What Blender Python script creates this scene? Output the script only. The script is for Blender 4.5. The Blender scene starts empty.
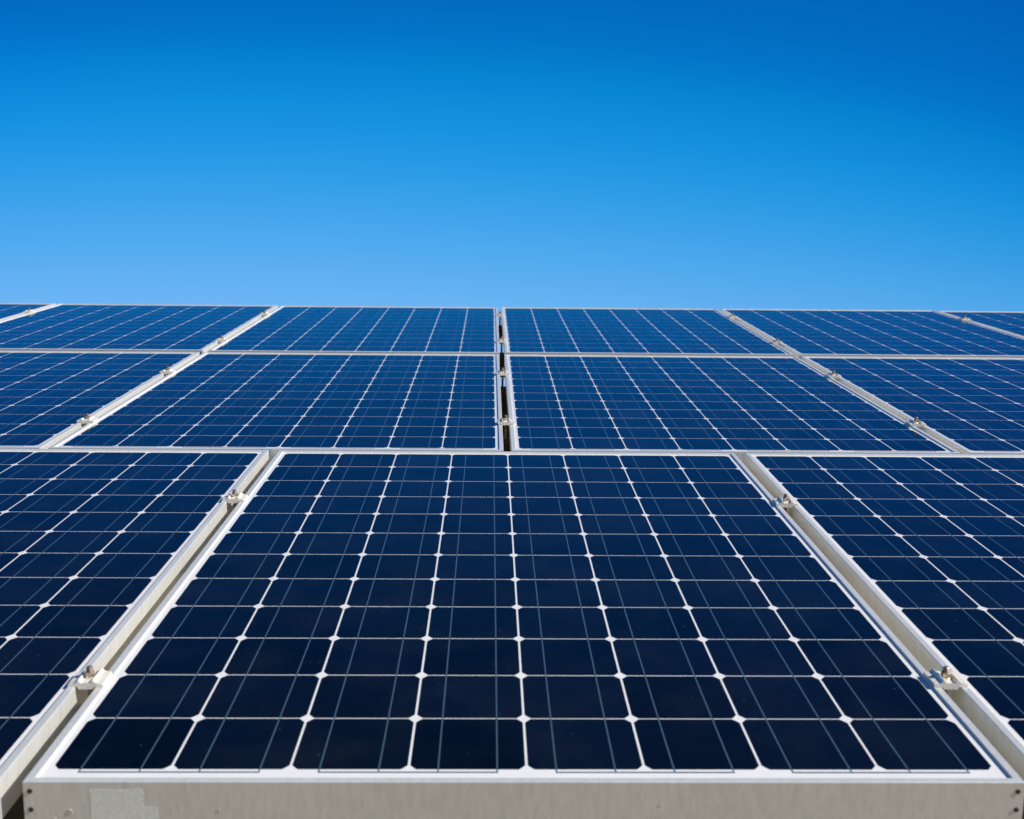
import bpy, bmesh, math, random
from mathutils import Vector, Matrix
random.seed(7)
S = bpy.context.scene
COL = S.collection

# ------------------------------------------------------------------ camera, sky, sun, exposure
TILT = math.radians(15.0)                 # slope of the array
BASE = Vector((0, 0, 1.05))               # where the array plane's origin stands in the world
ARR = Matrix.Translation(BASE) @ Matrix.Rotation(TILT, 4, 'X')   # plane frame: X right, Y up the slope, Z off the glass

CF, CPITCH, CYAW, CROLL = 1216.56, -0.1884, -0.0191, 0.0100
CLOC = Vector((-0.0434, -1.2243, 0.6320))
RC = Matrix.Rotation(CYAW, 3, 'Z') @ Matrix.Rotation(CPITCH, 3, 'X')
x0, fwd, up0 = RC @ Vector((1, 0, 0)), RC @ Vector((0, 1, 0)), RC @ Vector((0, 0, 1))
cr, sr = math.cos(CROLL), math.sin(CROLL)
right = cr * x0 + sr * up0
down = sr * x0 - cr * up0
m = Matrix((right, -down, -fwd)).transposed().to_4x4()
m.translation = CLOC
cam_data = bpy.data.cameras.new('camera')
cam = bpy.data.objects.new('camera', cam_data)
COL.objects.link(cam)
cam.matrix_world = ARR @ m
cam_data.sensor_width = 36.0
cam_data.lens = CF * 36.0 / 1024.0
cam_data.clip_start = 0.02
cam_data.clip_end = 3000
cam_data.dof.use_dof = True
cam_data.dof.focus_distance = 2.8
cam_data.dof.aperture_fstop = 10.0
S.camera = cam

sun_plane = Vector((0.76, -0.10, 0.62)).normalized()
sun_dir = (ARR.to_3x3() @ sun_plane).normalized()
sun_el = math.asin(sun_dir.z)
sun_az = math.atan2(sun_dir.x, sun_dir.y)      # clockwise from +Y

W = bpy.data.worlds.new('World')
S.world = W
W.use_nodes = True
wn, wl = W.node_tree.nodes, W.node_tree.links
wn.clear()
sky = wn.new('ShaderNodeTexSky')
sky.sky_type = 'NISHITA'
sky.sun_disc = False
sky.sun_elevation = sun_el
sky.sun_rotation = sun_az
sky.air_density = 1.0
sky.dust_density = 0.3
sky.ozone_density = 3.0
sky.altitude = 200
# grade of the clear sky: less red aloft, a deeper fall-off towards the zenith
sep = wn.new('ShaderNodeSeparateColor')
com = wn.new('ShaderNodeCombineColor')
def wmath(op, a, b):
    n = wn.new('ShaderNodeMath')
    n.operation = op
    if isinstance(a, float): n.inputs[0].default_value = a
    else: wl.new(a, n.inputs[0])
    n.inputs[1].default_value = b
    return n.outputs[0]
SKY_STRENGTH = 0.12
# sky colour dimmed by hand to both sides of the slope's heading, vignette-like
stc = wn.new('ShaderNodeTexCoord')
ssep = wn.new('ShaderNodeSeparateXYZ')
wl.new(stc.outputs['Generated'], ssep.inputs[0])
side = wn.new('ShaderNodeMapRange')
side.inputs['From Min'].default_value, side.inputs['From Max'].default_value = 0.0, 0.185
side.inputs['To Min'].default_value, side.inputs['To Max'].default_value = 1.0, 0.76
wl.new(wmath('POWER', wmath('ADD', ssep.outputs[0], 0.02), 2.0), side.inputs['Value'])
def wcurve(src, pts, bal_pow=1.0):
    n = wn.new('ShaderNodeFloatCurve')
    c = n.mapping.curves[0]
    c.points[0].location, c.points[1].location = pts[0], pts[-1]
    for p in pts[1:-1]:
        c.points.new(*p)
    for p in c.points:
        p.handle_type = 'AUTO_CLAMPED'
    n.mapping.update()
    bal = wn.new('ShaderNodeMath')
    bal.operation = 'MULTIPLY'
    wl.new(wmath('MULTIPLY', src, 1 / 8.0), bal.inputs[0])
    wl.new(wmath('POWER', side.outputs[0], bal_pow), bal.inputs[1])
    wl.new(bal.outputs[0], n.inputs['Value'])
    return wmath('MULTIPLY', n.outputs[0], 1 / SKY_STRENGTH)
wl.new(sky.outputs[0], sep.inputs[0])
# upper sky darkened by hand to cut fill light and glass reflections
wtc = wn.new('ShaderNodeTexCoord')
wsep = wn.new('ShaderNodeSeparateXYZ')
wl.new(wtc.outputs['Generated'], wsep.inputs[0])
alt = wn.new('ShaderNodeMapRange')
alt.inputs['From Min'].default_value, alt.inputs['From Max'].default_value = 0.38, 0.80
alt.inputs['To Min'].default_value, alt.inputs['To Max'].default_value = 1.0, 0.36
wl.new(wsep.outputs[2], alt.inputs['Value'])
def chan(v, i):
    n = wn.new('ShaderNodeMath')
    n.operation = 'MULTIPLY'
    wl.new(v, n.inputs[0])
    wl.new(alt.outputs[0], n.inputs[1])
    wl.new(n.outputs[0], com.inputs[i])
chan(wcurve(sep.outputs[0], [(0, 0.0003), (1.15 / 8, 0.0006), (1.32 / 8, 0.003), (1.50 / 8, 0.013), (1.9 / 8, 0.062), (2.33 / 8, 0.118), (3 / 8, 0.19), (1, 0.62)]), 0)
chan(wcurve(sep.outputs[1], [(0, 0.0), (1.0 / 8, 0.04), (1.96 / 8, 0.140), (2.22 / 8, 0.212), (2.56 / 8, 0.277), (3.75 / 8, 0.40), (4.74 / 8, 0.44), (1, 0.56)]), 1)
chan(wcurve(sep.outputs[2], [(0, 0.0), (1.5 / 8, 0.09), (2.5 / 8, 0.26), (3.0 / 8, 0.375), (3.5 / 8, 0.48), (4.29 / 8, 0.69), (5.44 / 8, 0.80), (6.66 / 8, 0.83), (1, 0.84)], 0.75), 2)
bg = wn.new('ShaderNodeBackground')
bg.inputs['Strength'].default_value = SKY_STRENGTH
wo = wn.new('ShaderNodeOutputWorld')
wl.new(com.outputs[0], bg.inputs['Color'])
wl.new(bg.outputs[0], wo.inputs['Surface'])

sd = bpy.data.lights.new('sun', 'SUN')
sd.energy = 5.0
sd.angle = math.radians(0.53)
sd.color = (1.0, 0.95, 0.87)
sun = bpy.data.objects.new('sun', sd)
COL.objects.link(sun)
sun.location = (6, -3, 8)
sun.rotation_euler = (-sun_dir).to_track_quat('-Z', 'Y').to_euler()

S.view_settings.view_transform = 'Standard'
S.view_settings.look = 'None'
S.view_settings.exposure = 0.15
S.view_settings.gamma = 1.0
S.render.engine = 'CYCLES'
S.render.resolution_x, S.render.resolution_y = 1024, 819

# ------------------------------------------------------------------ helpers
def new_mat(name):
    mt = bpy.data.materials.new(name)
    mt.use_nodes = True
    nt = mt.node_tree
    return mt, nt.nodes, nt.links, nt.nodes['Principled BSDF']

def obj(name, bm, mat, parent=None):
    me = bpy.data.meshes.new(name)
    bmesh.ops.recalc_face_normals(bm, faces=bm.faces)
    bm.to_mesh(me)
    bm.free()
    me.materials.append(mat)
    o = bpy.data.objects.new(name, me)
    COL.objects.link(o)
    if parent:
        o.parent = parent
    return o

def box(bm, x0, x1, y0, y1, z0, z1, bev=0.0):
    r = bmesh.ops.create_cube(bm, size=1.0)
    vs = r['verts']
    for v in vs:
        v.co = Vector(((x0 + x1) / 2 + v.co.x * (x1 - x0), (y0 + y1) / 2 + v.co.y * (y1 - y0), (z0 + z1) / 2 + v.co.z * (z1 - z0)))
    if bev:
        es = list({e for v in vs for e in v.link_edges})
        bmesh.ops.bevel(bm, geom=es, offset=bev, segments=2, affect='EDGES', profile=0.5)

def prism(bm, pts, z0, z1):
    lo = [bm.verts.new((x, y, z0)) for x, y in pts]
    hi = [bm.verts.new((x, y, z1)) for x, y in pts]
    n = len(pts)
    bm.faces.new(hi)
    bm.faces.new(list(reversed(lo)))
    for i in range(n):
        bm.faces.new((lo[i], lo[(i + 1) % n], hi[(i + 1) % n], hi[i]))

def lathe(bm, prof, n=24, centre=(0, 0)):
    rings = []
    for r, z in prof:
        rings.append([bm.verts.new((centre[0] + r * math.cos(2 * math.pi * i / n), centre[1] + r * math.sin(2 * math.pi * i / n), z)) for i in range(n)])
    for a, b in zip(rings, rings[1:]):
        for i in range(n):
            bm.faces.new((a[i], a[(i + 1) % n], b[(i + 1) % n], b[i]))
    bm.faces.new(rings[0][::-1])
    bm.faces.new(rings[-1])

def smooth(o, ang=35):
    for p in o.data.polygons:
        p.use_smooth = True
    o.data.set_sharp_from_angle(angle=math.radians(ang))

def empty(name, label, cat, group=None):
    o = bpy.data.objects.new(name, None)
    o.empty_display_size = 0.1
    COL.objects.link(o)
    tag(o, label, cat, group)
    return o

def tag(o, label, cat, group=None):
    o['label'] = label
    o['category'] = cat
    if group:
        o['group'] = group

def copy_tree(o, parent=None):
    c = o.copy()
    COL.objects.link(c)
    if parent:
        c.parent = parent
    for ch in list(o.children):
        copy_tree(ch, c)
    return c

def place(o, x, y, z, rz=0.0):
    o.matrix_world = ARR @ Matrix.Translation((x, y, z)) @ Matrix.Rotation(rz, 4, 'Z')

# ------------------------------------------------------------------ materials
def noise(nd, ln, scale, detail=4, vec=None, rough=0.55):
    n = nd.new('ShaderNodeTexNoise')
    n.inputs['Scale'].default_value = scale
    n.inputs['Detail'].default_value = detail
    n.inputs['Roughness'].default_value = rough
    if vec is not None:
        ln.new(vec, n.inputs['Vector'])
    return n

def ramp(nd, ln, fac, a, b, ca, cb):
    r = nd.new('ShaderNodeValToRGB')
    r.color_ramp.elements[0].position, r.color_ramp.elements[1].position = a, b
    r.color_ramp.elements[0].color = (*ca, 1)
    r.color_ramp.elements[1].color = (*cb, 1)
    ln.new(fac, r.inputs['Fac'])
    return r

def dust(nd, ln, b, base, amount=1.0):
    """thin uneven film of dust with a few specks over a glass-fronted surface"""
    geo = nd.new('ShaderNodeNewGeometry')
    film = noise(nd, ln, 9.0, 6, geo.outputs['Position'])
    fr = ramp(nd, ln, film.outputs['Fac'], 0.42, 0.75, (0, 0, 0), (0.014 * amount,) * 3)
    vor = nd.new('ShaderNodeTexVoronoi')
    vor.inputs['Scale'].default_value = 95
    ln.new(geo.outputs['Position'], vor.inputs['Vector'])
    vr = ramp(nd, ln, vor.outputs['Distance'], 0.05, 0.13, (0.30 * amount,) * 3, (0, 0, 0))
    gate = noise(nd, ln, 26, 2, geo.outputs['Position'])
    gr = ramp(nd, ln, gate.outputs['Fac'], 0.60, 0.68, (0, 0, 0), (1, 1, 1))
    mul = nd.new('ShaderNodeMath'); mul.operation = 'MULTIPLY'
    ln.new(vr.outputs['Color'], mul.inputs[0]); ln.new(gr.outputs['Color'], mul.inputs[1])
    add = nd.new('ShaderNodeMath'); add.operation = 'ADD'
    ln.new(fr.outputs['Color'], add.inputs[0]); ln.new(mul.outputs[0], add.inputs[1])
    mix = nd.new('ShaderNodeMix'); mix.data_type = 'RGBA'
    ln.new(add.outputs[0], mix.inputs['Factor'])
    ln.new(base, mix.inputs['A'])
    mix.inputs['B'].default_value = (0.36, 0.38, 0.38, 1)
    ln.new(mix.outputs['Result'], b.inputs['Base Color'])
    rr = ramp(nd, ln, film.outputs['Fac'], 0.35, 0.75, (0.035,) * 3, (0.09,) * 3)
    ln.new(rr.outputs['Color'], b.inputs['Roughness'])

def mat_cell():
    mt, nd, ln, b = new_mat('silicon_cell_under_glass')
    oi = nd.new('ShaderNodeObjectInfo')
    r = ramp(nd, ln, oi.outputs['Random'], 0.0, 1.0, (0.0004, 0.0007, 0.0018), (0.0022, 0.0032, 0.0078))
    tc = nd.new('ShaderNodeTexCoord')
    # the fine contact fingers that run across every cell
    wv = nd.new('ShaderNodeTexWave')
    wv.wave_type = 'BANDS'; wv.bands_direction = 'Y'
    wv.inputs['Scale'].default_value = 130
    ln.new(tc.outputs['Object'], wv.inputs['Vector'])
    wr = ramp(nd, ln, wv.outputs['Fac'], 0.90, 1.0, (0, 0, 0), (0.008, 0.010, 0.014))
    n = noise(nd, ln, 30, 5, tc.outputs['Object'])
    nr = ramp(nd, ln, n.outputs['Fac'], 0.3, 0.8, (0.7, 0.7, 0.75), (1.35, 1.3, 1.25))
    mx = nd.new('ShaderNodeMix'); mx.data_type = 'RGBA'; mx.blend_type = 'MULTIPLY'
    mx.inputs['Factor'].default_value = 1
    ln.new(r.outputs['Color'], mx.inputs['A']); ln.new(nr.outputs['Color'], mx.inputs['B'])
    ad = nd.new('ShaderNodeMix'); ad.data_type = 'RGBA'; ad.blend_type = 'ADD'
    ad.inputs['Factor'].default_value = 0.35
    ln.new(mx.outputs['Result'], ad.inputs['A']); ln.new(wr.outputs['Color'], ad.inputs['B'])
    dust(nd, ln, b, ad.outputs['Result'], 0.9)
    ir = nd.new('ShaderNodeMapRange')
    ir.inputs['To Min'].default_value, ir.inputs['To Max'].default_value = 1.45, 1.66
    irx = nd.new('ShaderNodeMath'); irx.operation = 'FRACT'
    irm = nd.new('ShaderNodeMath'); irm.operation = 'MULTIPLY'; irm.inputs[1].default_value = 17.3
    ln.new(oi.outputs['Random'], irm.inputs[0]); ln.new(irm.outputs[0], irx.inputs[0])
    ln.new(irx.outputs[0], ir.inputs['Value'])
    ln.new(ir.outputs[0], b.inputs['IOR'])                           # coats differ a little from cell to cell
    b.inputs['Specular Tint'].default_value = (0.55, 1.0, 0.86, 1)   # blue-green anti-reflection coat
    return mt

def mat_sheet():
    mt, nd, ln, b = new_mat('white_backsheet_under_glass')
    geo = nd.new('ShaderNodeNewGeometry')
    n = noise(nd, ln, 14, 5, geo.outputs['Position'])
    r = ramp(nd, ln, n.outputs['Fac'], 0.3, 0.75, (0.84, 0.825, 0.80), (0.79, 0.775, 0.745))
    dust(nd, ln, b, r.outputs['Color'], 1.0)
    b.inputs['IOR'].default_value = 1.52
    return mt

def mat_ribbon():
    mt, nd, ln, b = new_mat('tinned_ribbon')
    b.inputs['Base Color'].default_value = (0.060, 0.108, 0.150, 1)
    b.inputs['Roughness'].default_value = 0.06                       # seen through the glass
    b.inputs['IOR'].default_value = 1.52
    return mt

def mat_frame(name, tone=1.0):
    mt, nd, ln, b = new_mat(name)
    geo = nd.new('ShaderNodeNewGeometry')
    n1 = noise(nd, ln, 3.0, 2, geo.outputs['Position'])
    n2 = noise(nd, ln, 420, 3, geo.outputs['Position'])
    c1 = ramp(nd, ln, n1.outputs['Fac'], 0.30, 0.70, (0.82 * tone, 0.815 * tone, 0.775 * tone), (0.87 * tone, 0.865 * tone, 0.825 * tone))
    c2 = ramp(nd, ln, n2.outputs['Fac'], 0.30, 0.75, (0.95, 0.95, 0.95), (1.03, 1.03, 1.03))
    mx = nd.new('ShaderNodeMix'); mx.data_type = 'RGBA'; mx.blend_type = 'MULTIPLY'
    mx.inputs['Factor'].default_value = 1
    ln.new(c1.outputs['Color'], mx.inputs['A']); ln.new(c2.outputs['Color'], mx.inputs['B'])
    # faint runs of dried dirt down the upright faces
    smp = nd.new('ShaderNodeMapping')
    smp.inputs['Scale'].default_value = (170, 170, 9)
    ln.new(geo.outputs['Position'], smp.inputs['Vector'])
    n5 = noise(nd, ln, 1.0, 4, smp.outputs[0], 0.6)
    c5 = ramp(nd, ln, n5.outputs['Fac'], 0.35, 0.72, (1.0, 1.0, 1.0), (0.86, 0.85, 0.82))
    my = nd.new('ShaderNodeMix'); my.data_type = 'RGBA'; my.blend_type = 'MULTIPLY'
    my.inputs['Factor'].default_value = 1
    ln.new(mx.outputs['Result'], my.inputs['A']); ln.new(c5.outputs['Color'], my.inputs['B'])
    mx = my
    # rare chalky stains
    n3 = noise(nd, ln, 60, 2, geo.outputs['Position'])
    c3 = ramp(nd, ln, n3.outputs['Fac'], 0.74, 0.78, (0, 0, 0), (0.6, 0.6, 0.6))
    mz = nd.new('ShaderNodeMix'); mz.data_type = 'RGBA'
    ln.new(c3.outputs['Color'], mz.inputs['Factor'])
    ln.new(mx.outputs['Result'], mz.inputs['A'])
    mz.inputs['B'].default_value = (0.66, 0.62, 0.50, 1)
    ln.new(mz.outputs['Result'], b.inputs['Base Color'])
    b.inputs['Metallic'].default_value = 0.36
    rr = ramp(nd, ln, n1.outputs['Fac'], 0.3, 0.7, (0.28,) * 3, (0.36,) * 3)
    ln.new(rr.outputs['Color'], b.inputs['Roughness'])
    bp = nd.new('ShaderNodeBump')
    bp.inputs['Strength'].default_value = 0.05
    bp.inputs['Distance'].default_value = 0.001
    ln.new(n2.outputs['Fac'], bp.inputs['Height'])
    ln.new(bp.outputs[0], b.inputs['Normal'])
    return mt

def mat_simple(name, col, rough, metal=0.0, vary=0.2, scale=60):
    mt, nd, ln, b = new_mat(name)
    geo = nd.new('ShaderNodeNewGeometry')
    n = noise(nd, ln, scale, 5, geo.outputs['Position'])
    r = ramp(nd, ln, n.outputs['Fac'], 0.3, 0.7, tuple(c * (1 - vary) for c in col), tuple(min(1, c * (1 + vary)) for c in col))
    ln.new(r.outputs['Color'], b.inputs['Base Color'])
    b.inputs['Roughness'].default_value = rough
    b.inputs['Metallic'].default_value = metal
    return mt

def mat_ground():
    mt, nd, ln, b = new_mat('dry_earth')
    geo = nd.new('ShaderNodeNewGeometry')
    n = noise(nd, ln, 1.3, 8, geo.outputs['Position'], 0.65)
    r = ramp(nd, ln, n.outputs['Fac'], 0.3, 0.7, (0.26, 0.19, 0.07), (0.38, 0.29, 0.115))
    g = noise(nd, ln, 45, 4, geo.outputs['Position'])
    gr = ramp(nd, ln, g.outputs['Fac'], 0.35, 0.7, (0.7, 0.7, 0.7), (1.2, 1.2, 1.2))
    mx = nd.new('ShaderNodeMix'); mx.data_type = 'RGBA'; mx.blend_type = 'MULTIPLY'
    mx.inputs['Factor'].default_value = 1
    ln.new(r.outputs['Color'], mx.inputs['A']); ln.new(gr.outputs['Color'], mx.inputs['B'])
    ln.new(mx.outputs['Result'], b.inputs['Base Color'])
    b.inputs['Roughness'].default_value = 0.95
    bp = nd.new('ShaderNodeBump'); bp.inputs['Strength'].default_value = 0.6
    bp.inputs['Distance'].default_value = 0.02
    ln.new(g.outputs['Fac'], bp.inputs['Height']); ln.new(bp.outputs[0], b.inputs['Normal'])
    return mt

M_CELL, M_SHEET, M_RIBBON = mat_cell(), mat_sheet(), mat_ribbon()
M_FRAME = mat_frame('anodised_aluminium')
M_CLAMP = mat_simple('weathered_clamp_metal', (0.84, 0.78, 0.67), 0.36, 0.2, 0.16, 260)
M_BOLT = mat_simple('rust_tinged_steel', (0.44, 0.36, 0.27), 0.35, 0.7, 0.5, 260)
M_SCREW = mat_simple('dark_screw_steel', (0.07, 0.055, 0.045), 0.6, 0.4, 0.3, 300)
M_RAIL = mat_simple('dark_painted_steel', (0.030, 0.026, 0.022), 0.8, 0.0, 0.3, 20)
def mat_residue():
    mt, nd, ln, b = new_mat('dried_glue_residue')
    geo = nd.new('ShaderNodeNewGeometry')
    mp = nd.new('ShaderNodeMapping')
    mp.inputs['Scale'].default_value = (520, 200, 150)
    ln.new(geo.outputs['Position'], mp.inputs['Vector'])
    n = noise(nd, ln, 1.0, 6, mp.outputs[0], 0.7)
    r = ramp(nd, ln, n.outputs['Fac'], 0.32, 0.62, (0.70, 0.67, 0.57), (0.92, 0.88, 0.76))
    ln.new(r.outputs['Color'], b.inputs['Base Color'])
    b.inputs['Roughness'].default_value = 0.95
    return mt
M_RESID = mat_residue()
M_DRIP = mat_simple('cream_paint_drip', (0.58, 0.53, 0.39), 0.6, 0.0, 0.1, 100)
M_GROUND = mat_ground()

# ------------------------------------------------------------------ ground and mounting frame
bm = bmesh.new()
R = 1500.0
NG = 48
ctr = bm.verts.new((0, 0, 0))
prev = None
for rad in (3, 8, 20, 60, 200, 600, R):
    ring = [bm.verts.new((rad * math.cos(2 * math.pi * i / NG), rad * math.sin(2 * math.pi * i / NG), 0)) for i in range(NG)]
    for i in range(NG):
        if prev is None:
            bm.faces.new((ctr, ring[i], ring[(i + 1) % NG]))
        else:
            bm.faces.new((prev[i], ring[i], ring[(i + 1) % NG], prev[(i + 1) % NG]))
    prev = ring
g = obj('ground', bm, M_GROUND)
g['kind'] = 'structure'

PX, PY = 0.1285, 0.1275
HW = 0.5315                                   # half width of a panel
YF, LEN = -0.033, 1.582                       # front edge and length of a panel
ZT, ZB = 0.0032, -0.0420                      # lip top and frame bottom, glass at 0
P1, P2 = 1.0883, 1.0824
Y2, Y3 = 1.5987, 3.2219
X2, X3 = 0.5418, 0.5448

CL1 = (0.228, 1.098)
CL2 = (1.890, 2.690)
CL3 = (3.475, 4.375)

mf = empty('mounting_frame', 'dark steel mounting frame under the panels, glimpsed through the narrow central gap', 'mounting frame')
mf.location = (0, 0.6, 0)
inv = Matrix.Translation((0, -0.6, 0))
def mf_part(name, bm, world_from=ARR):
    bm.transform(inv @ world_from)
    return obj(name, bm, M_RAIL, mf)
for y, dep in ((CL1[0], 0.20), (CL1[1], 0.10), (CL2[0], 0.20), (CL2[1], 0.26), (CL3[0], 0.088), (CL3[1], 0.080)):
    half = 1.60 if y < 1.5 else (2.16 if y < 3.2 else 3.24)
    bm = bmesh.new()
    z1 = ZB - 0.0008
    prism(bm, [(-half, y - 0.03), (half, y - 0.03), (half, y + 0.03), (-half, y + 0.03)], z1 - dep, z1)
    mf_part('rail', bm)
for y in (CL1[0], CL1[1], CL2[0], CL2[1], CL3[0], CL3[1]):
    for x in (-1.45, 1.45):
        dep = {CL1[0]: 0.20, CL1[1]: 0.10, CL2[0]: 0.20, CL2[1]: 0.26, CL3[0]: 0.088, CL3[1]: 0.080}[y]
        top = ARR @ Vector((x, y, ZB - 0.0008 - dep))
        bm = bmesh.new()
        box(bm, top.x - 0.035, top.x + 0.035, top.y - 0.035, top.y + 0.035, -0.05, top.z + 0.012)
        mf_part('post', bm, Matrix.Identity(4))

# ------------------------------------------------------------------ the solar panel
Z0 = ZB                                        # part meshes are written with glass at 0 and lowered to the Empty at the frame's bottom
LIFT = -ZB

def frame_bm():
    bm = bmesh.new()
    b = 0.0007
    w = 0.0100
    prof = [(0, ZB), (0, ZT - b), (0.0003, ZT - 0.0003), (b, ZT), (w - b, ZT), (w - 0.0003, ZT - 0.0003), (w, ZT - b), (w, -0.005),
            (0.0026, -0.005), (0.0026, ZB + 0.002), (0.026, ZB + 0.002), (0.026, ZB)]
    y0, y1 = YF, YF + LEN
    rings = []
    for cx, cy, sx, sy in ((-HW, y0, 1, 1), (HW, y0, -1, 1), (HW, y1, -1, -1), (-HW, y1, 1, -1)):
        rings.append([bm.verts.new((cx + sx * d, cy + sy * d, z + LIFT)) for d, z in prof])
    n = len(prof)
    for k in range(4):
        a, c = rings[k], rings[(k + 1) % 4]
        for i in range(n):
            bm.faces.new((a[i], c[i], c[(i + 1) % n], a[(i + 1) % n]))
    return bm

def cell_bm():
    hx, hy, c, cy = 0.0629, 0.0628, 0.0072, 0.0096
    pts = []
    for sx, sy, order in ((1, 1, 0), (-1, 1, 1), (-1, -1, 0), (1, -1, 1)):
        # pseudo-square corner: a shallow arc across the cut corner
        arc = []
        for t in (0.0, 0.33, 0.67, 1.0):
            bulge = 0.0003 * math.sin(math.pi * t)
            arc.append((sx * (hx - c * t + bulge * 0.7), sy * (hy - cy * (1 - t) + bulge * 0.7)))
        pts += arc if order == 0 else arc[::-1]
    bm = bmesh.new()
    prism(bm, pts, -0.0004, 0.00008)
    return bm

def make_panel():
    root = empty('solar_panel', 'x', 'solar panel', 'solar panels of the array')
    fr = obj('frame', frame_bm(), M_FRAME, root)
    for s in (-1, 1):
        for dz in (-0.0075, -0.0285):
            bm = bmesh.new()
            lathe(bm, [(0.0001, 0.0003), (0.0013, 0.0009), (0.0027, 0.0007), (0.0031, -0.0010)], 16)
            bm.transform(Matrix.Translation((s * (HW - 0.0072), YF, LIFT + dz)) @ Matrix.Rotation(math.pi / 2, 4, 'X'))
            obj('screw', bm, M_SCREW, fr)
    bm = bmesh.new()
    i = 0.0065
    box(bm, -HW + i, HW - i, YF + i, YF + LEN - i, LIFT - 0.0042, LIFT)
    obj('backsheet', bm, M_SHEET, root)
    proto = None
    for c in range(8):
        for r in range(12):
            if proto is None:
                proto = o = obj('solar_cell', cell_bm(), M_CELL, root)
            else:
                o = proto.copy(); COL.objects.link(o)
            o.location = ((c - 3.5) * PX, (r + 0.5) * PY, LIFT)
    proto = None
    for c in range(8):
        for q in (-0.25, 0.25):
            if proto is None:
                bm = bmesh.new()
                box(bm, -0.0008, 0.0008, -0.0050, 12 * PY + 0.001, -0.0003, 0.00016)
                proto = o = obj('busbar', bm, M_RIBBON, root)
            else:
                o = proto.copy(); COL.objects.link(o)
            o.location = ((c - 3.5 + q) * PX, 0, LIFT)
    for a, b in ((-3.75, -2.25), (-1.75, -0.25), (0.25, 1.75), (2.25, 3.75)):
        bm = bmesh.new()
        box(bm, a * PX - 0.0009, b * PX + 0.0009, -0.0070, -0.0042, -0.0003, 0.00026)
        bm.transform(Matrix.Translation((0, 0, LIFT)))
        obj('string_ribbon', bm, M_RIBBON, root)
    return root

proto_panel = make_panel()
PANELS = [
    (0, 0, 'nearest solar panel, whole front frame edge with glue stain and screws facing the camera'),
    (-P1, 0, 'near solar panel cut off by the left picture edge, left of the nearest panel'),
    (P1, 0, 'near solar panel cut off by the right picture edge, right of the nearest panel'),
    (X2 - P2, Y2, 'middle row solar panel just left of the dark central gap'),
    (X2, Y2, 'middle row solar panel just right of the dark central gap'),
    (X2 - 2 * P2, Y2, 'middle row solar panel cut off by the left picture edge'),
    (X2 + P2, Y2, 'middle row solar panel cut off by the right picture edge'),
    (X3 - P2, Y3, 'back row solar panel just left of the central gap, under the sky'),
    (X3, Y3, 'back row solar panel just right of the central gap, under the sky'),
    (X3 - 2 * P2, Y3, 'back row solar panel second from the left, below the sky between two clamped seams'),
    (X3 + P2, Y3, 'back row solar panel second from the right, below the sky between two clamped seams'),
    (X3 - 3 * P2, Y3, 'sliver of the farthest left solar panel in the back row'),
    (X3 + 3 * P2 - P2, Y3, 'sliver of the farthest right solar panel in the back row'),
]
roots = []
for i, (x, y, lab) in enumerate(PANELS):
    o = proto_panel if i == 0 else copy_tree(proto_panel)
    place(o, x, y, Z0 + random.uniform(-0.0012, 0.0012) * (i > 0), random.uniform(-0.0006, 0.0006) * (i > 0))
    o['label'] = lab
    roots.append(o)

# old glue and paint marks on the nearest panel's front edge
def front_patch(pts, th):
    bm = bmesh.new()
    prism(bm, pts, -0.0002, th)
    # (x, h) -> (x, YF - th, LIFT + h)
    bm.transform(Matrix.Translation((0, YF, LIFT)) @ Matrix.Rotation(math.pi / 2, 4, 'X'))
    return bm
random.seed(3)
pp = []
xa, xb, za, zb = -0.4615, -0.3920, -0.0415, -0.0050
for k in range(25): pp.append((xa + random.uniform(-.0006, .0006), za + (zb - za) * k / 24))
for k in range(1, 30): pp.append((xa + 0.055 * k / 29, zb + random.uniform(-.0022, .0004)))
for k in range(1, 16): pp.append((xa + 0.055 + random.uniform(-.0016, .0016), zb - 0.020 * k / 15))
for k in range(1, 8): pp.append((xa + 0.055 + (xb - xa - 0.055) * k / 7, zb - 0.0205 + random.uniform(-.0008, .0003)))
for k in range(1, 12): pp.append((xb + random.uniform(-.0006, .0006), zb - 0.0210 - 0.0155 * k / 11))
obj('glue_stain', front_patch(pp, 0.00012), M_RESID, roots[0])
for x, h, r in ((-0.4835, -0.0310, 0.0030), (-0.5000, -0.0395, 0.0014), (-0.3265, -0.0290, 0.0012), (0.1420, -0.0230, 0.0010)):
    pts = [(x + r * random.uniform(.8, 1.1) * math.cos(t * math.pi / 6), h + r * random.uniform(.8, 1.1) * math.sin(t * math.pi / 6)) for t in range(12)]
    obj('paint_drip', front_patch(pts, 0.0006), M_DRIP, roots[0])

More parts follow.
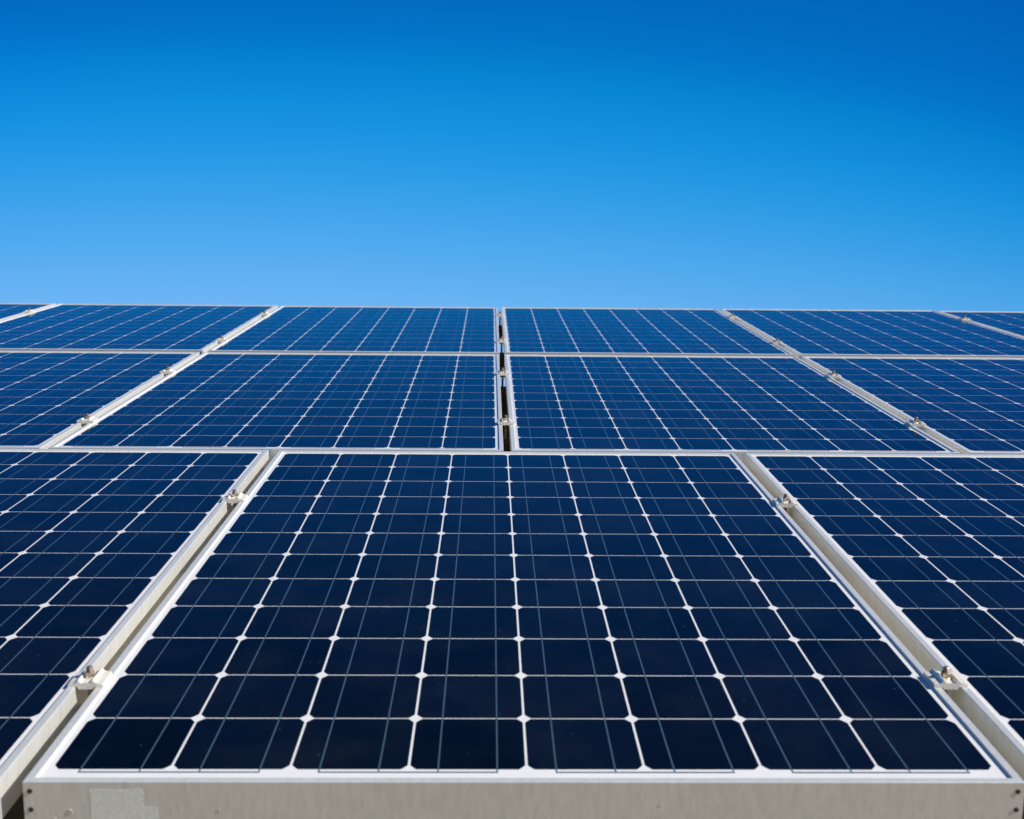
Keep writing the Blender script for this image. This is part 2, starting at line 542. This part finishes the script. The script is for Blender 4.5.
# ------------------------------------------------------------------ mid clamps in the seams
def make_clamp():
    t = empty('mid_clamp', 'x', 'clamp', 'mid clamps bolted in the seams between panels')
    # pressed plate: two wings lying on the lips, sides bent down into the seam, raised middle
    bm = bmesh.new()
    half = [(0.0000, 0.0046), (0.0066, 0.0046), (0.0078, 0.0090), (0.0098, 0.0092), (0.0122, 0.0050), (0.0215, 0.0040), (0.0218, 0.0002), (0.0100, 0.0002), (0.0090, -0.0030)]
    prof = half[1:] + [(-x, z) for x, z in reversed(half[1:])]
    L = 0.020
    a = [bm.verts.new((x, -L, z)) for x, z in prof]
    b = [bm.verts.new((x, L, z)) for x, z in prof]
    n = len(prof)
    bm.faces.new(a); bm.faces.new(b[::-1])
    for i in range(n):
        bm.faces.new((a[i], a[(i + 1) % n], b[(i + 1) % n], b[i]))
    bmesh.ops.bevel(bm, geom=[e for e in bm.edges if e.calc_length() > 0.03 or max(v.co.z for v in e.verts) > 0.003], offset=0.0005, segments=2, affect='EDGES')
    obj('clamp_plate', bm, M_CLAMP, t)
    bm = bmesh.new()
    lathe(bm, [(0.0063, 0.0046), (0.0065, 0.0049), (0.0065, 0.0056), (0.0062, 0.0060)], 24)
    smooth(obj('washer', bm, M_CLAMP, t))
    bm = bmesh.new()
    lathe(bm, [(0.0056, 0.0060), (0.0062, 0.0065), (0.0062, 0.0122), (0.0056, 0.0127)], 6)
    nut = obj('nut', bm, M_BOLT, t)
    nut.rotation_euler.z = 0.3
    bm = bmesh.new()
    prof = [(0.0035, -0.0460)]
    z = 0.0120
    prof.append((0.0035, z))
    while z < 0.0180:
        prof += [(0.0042, z + 0.0005), (0.0035, z + 0.0010)]
        z += 0.0011
    prof.append((0.0028, z + 0.0008))
    lathe(bm, prof, 14)
    smooth(obj('bolt', bm, M_BOLT, t), 60)
    return t

proto_clamp = make_clamp()
GL1, GR1 = -P1 / 2, P1 / 2
gc2 = X2 - P2 / 2
gc3 = X3 - P2 / 2
CLAMPS = [
    (GL1, CL1[0], 'nearest clamp in the wide seam left of the nearest panel'),
    (GL1, CL1[1] + 0.012, 'farther clamp in the wide seam left of the nearest panel'),
    (GR1, CL1[0] + 0.005, 'nearest clamp in the wide seam right of the nearest panel'),
    (GR1, CL1[1], 'farther clamp in the wide seam right of the nearest panel'),
    (gc2, CL2[0], 'lowest clamp in the dark central gap, in the middle row'),
    (gc2, CL2[1] + 0.006, 'second clamp from the bottom in the dark central gap'),
    (gc2 - P2, CL2[0] - 0.012, 'lower clamp in the left seam of the middle row'),
    (gc2 - P2, CL2[1] - 0.010, 'upper clamp in the left seam of the middle row'),
    (gc2 + P2, CL2[0] + 0.012, 'lower clamp in the right seam of the middle row'),
    (gc2 + P2, CL2[1], 'upper clamp in the right seam of the middle row'),
    (gc3, CL3[0] + 0.012, 'third clamp from the bottom in the dark central gap, just above the row joint'),
    (gc3, CL3[1] + 0.020, 'topmost clamp in the central gap, right below the sky'),
    (gc3 - P2, CL3[0] - 0.015, 'lower clamp in the back row seam left of the central gap'),
    (gc3 - P2, CL3[1] - 0.008, 'upper clamp in the back row seam left of the central gap, near the top edge'),
    (gc3 + P2, CL3[0] + 0.028, 'lower clamp in the back row seam right of the central gap'),
    (gc3 + P2, CL3[1] + 0.014, 'upper clamp in the back row seam right of the central gap, near the top edge'),
    (gc3 - 2 * P2, CL3[1] + 0.016, 'clamp on the far left seam of the back row, near the picture edge'),
    (gc3 + 2 * P2, CL3[1] + 0.008, 'clamp on the far right seam of the back row, near the picture edge'),
]
random.seed(11)
for i, (x, y, lab) in enumerate(CLAMPS):
    o = proto_clamp if i == 0 else copy_tree(proto_clamp)
    o['label'] = lab
    place(o, x + random.uniform(-.001, .001), y, ZT + 0.0002, random.uniform(-0.09, 0.09))
    for ch in o.children:
        if ch.name.startswith('nut'):
            ch.rotation_euler.z = random.uniform(0, 1.05)
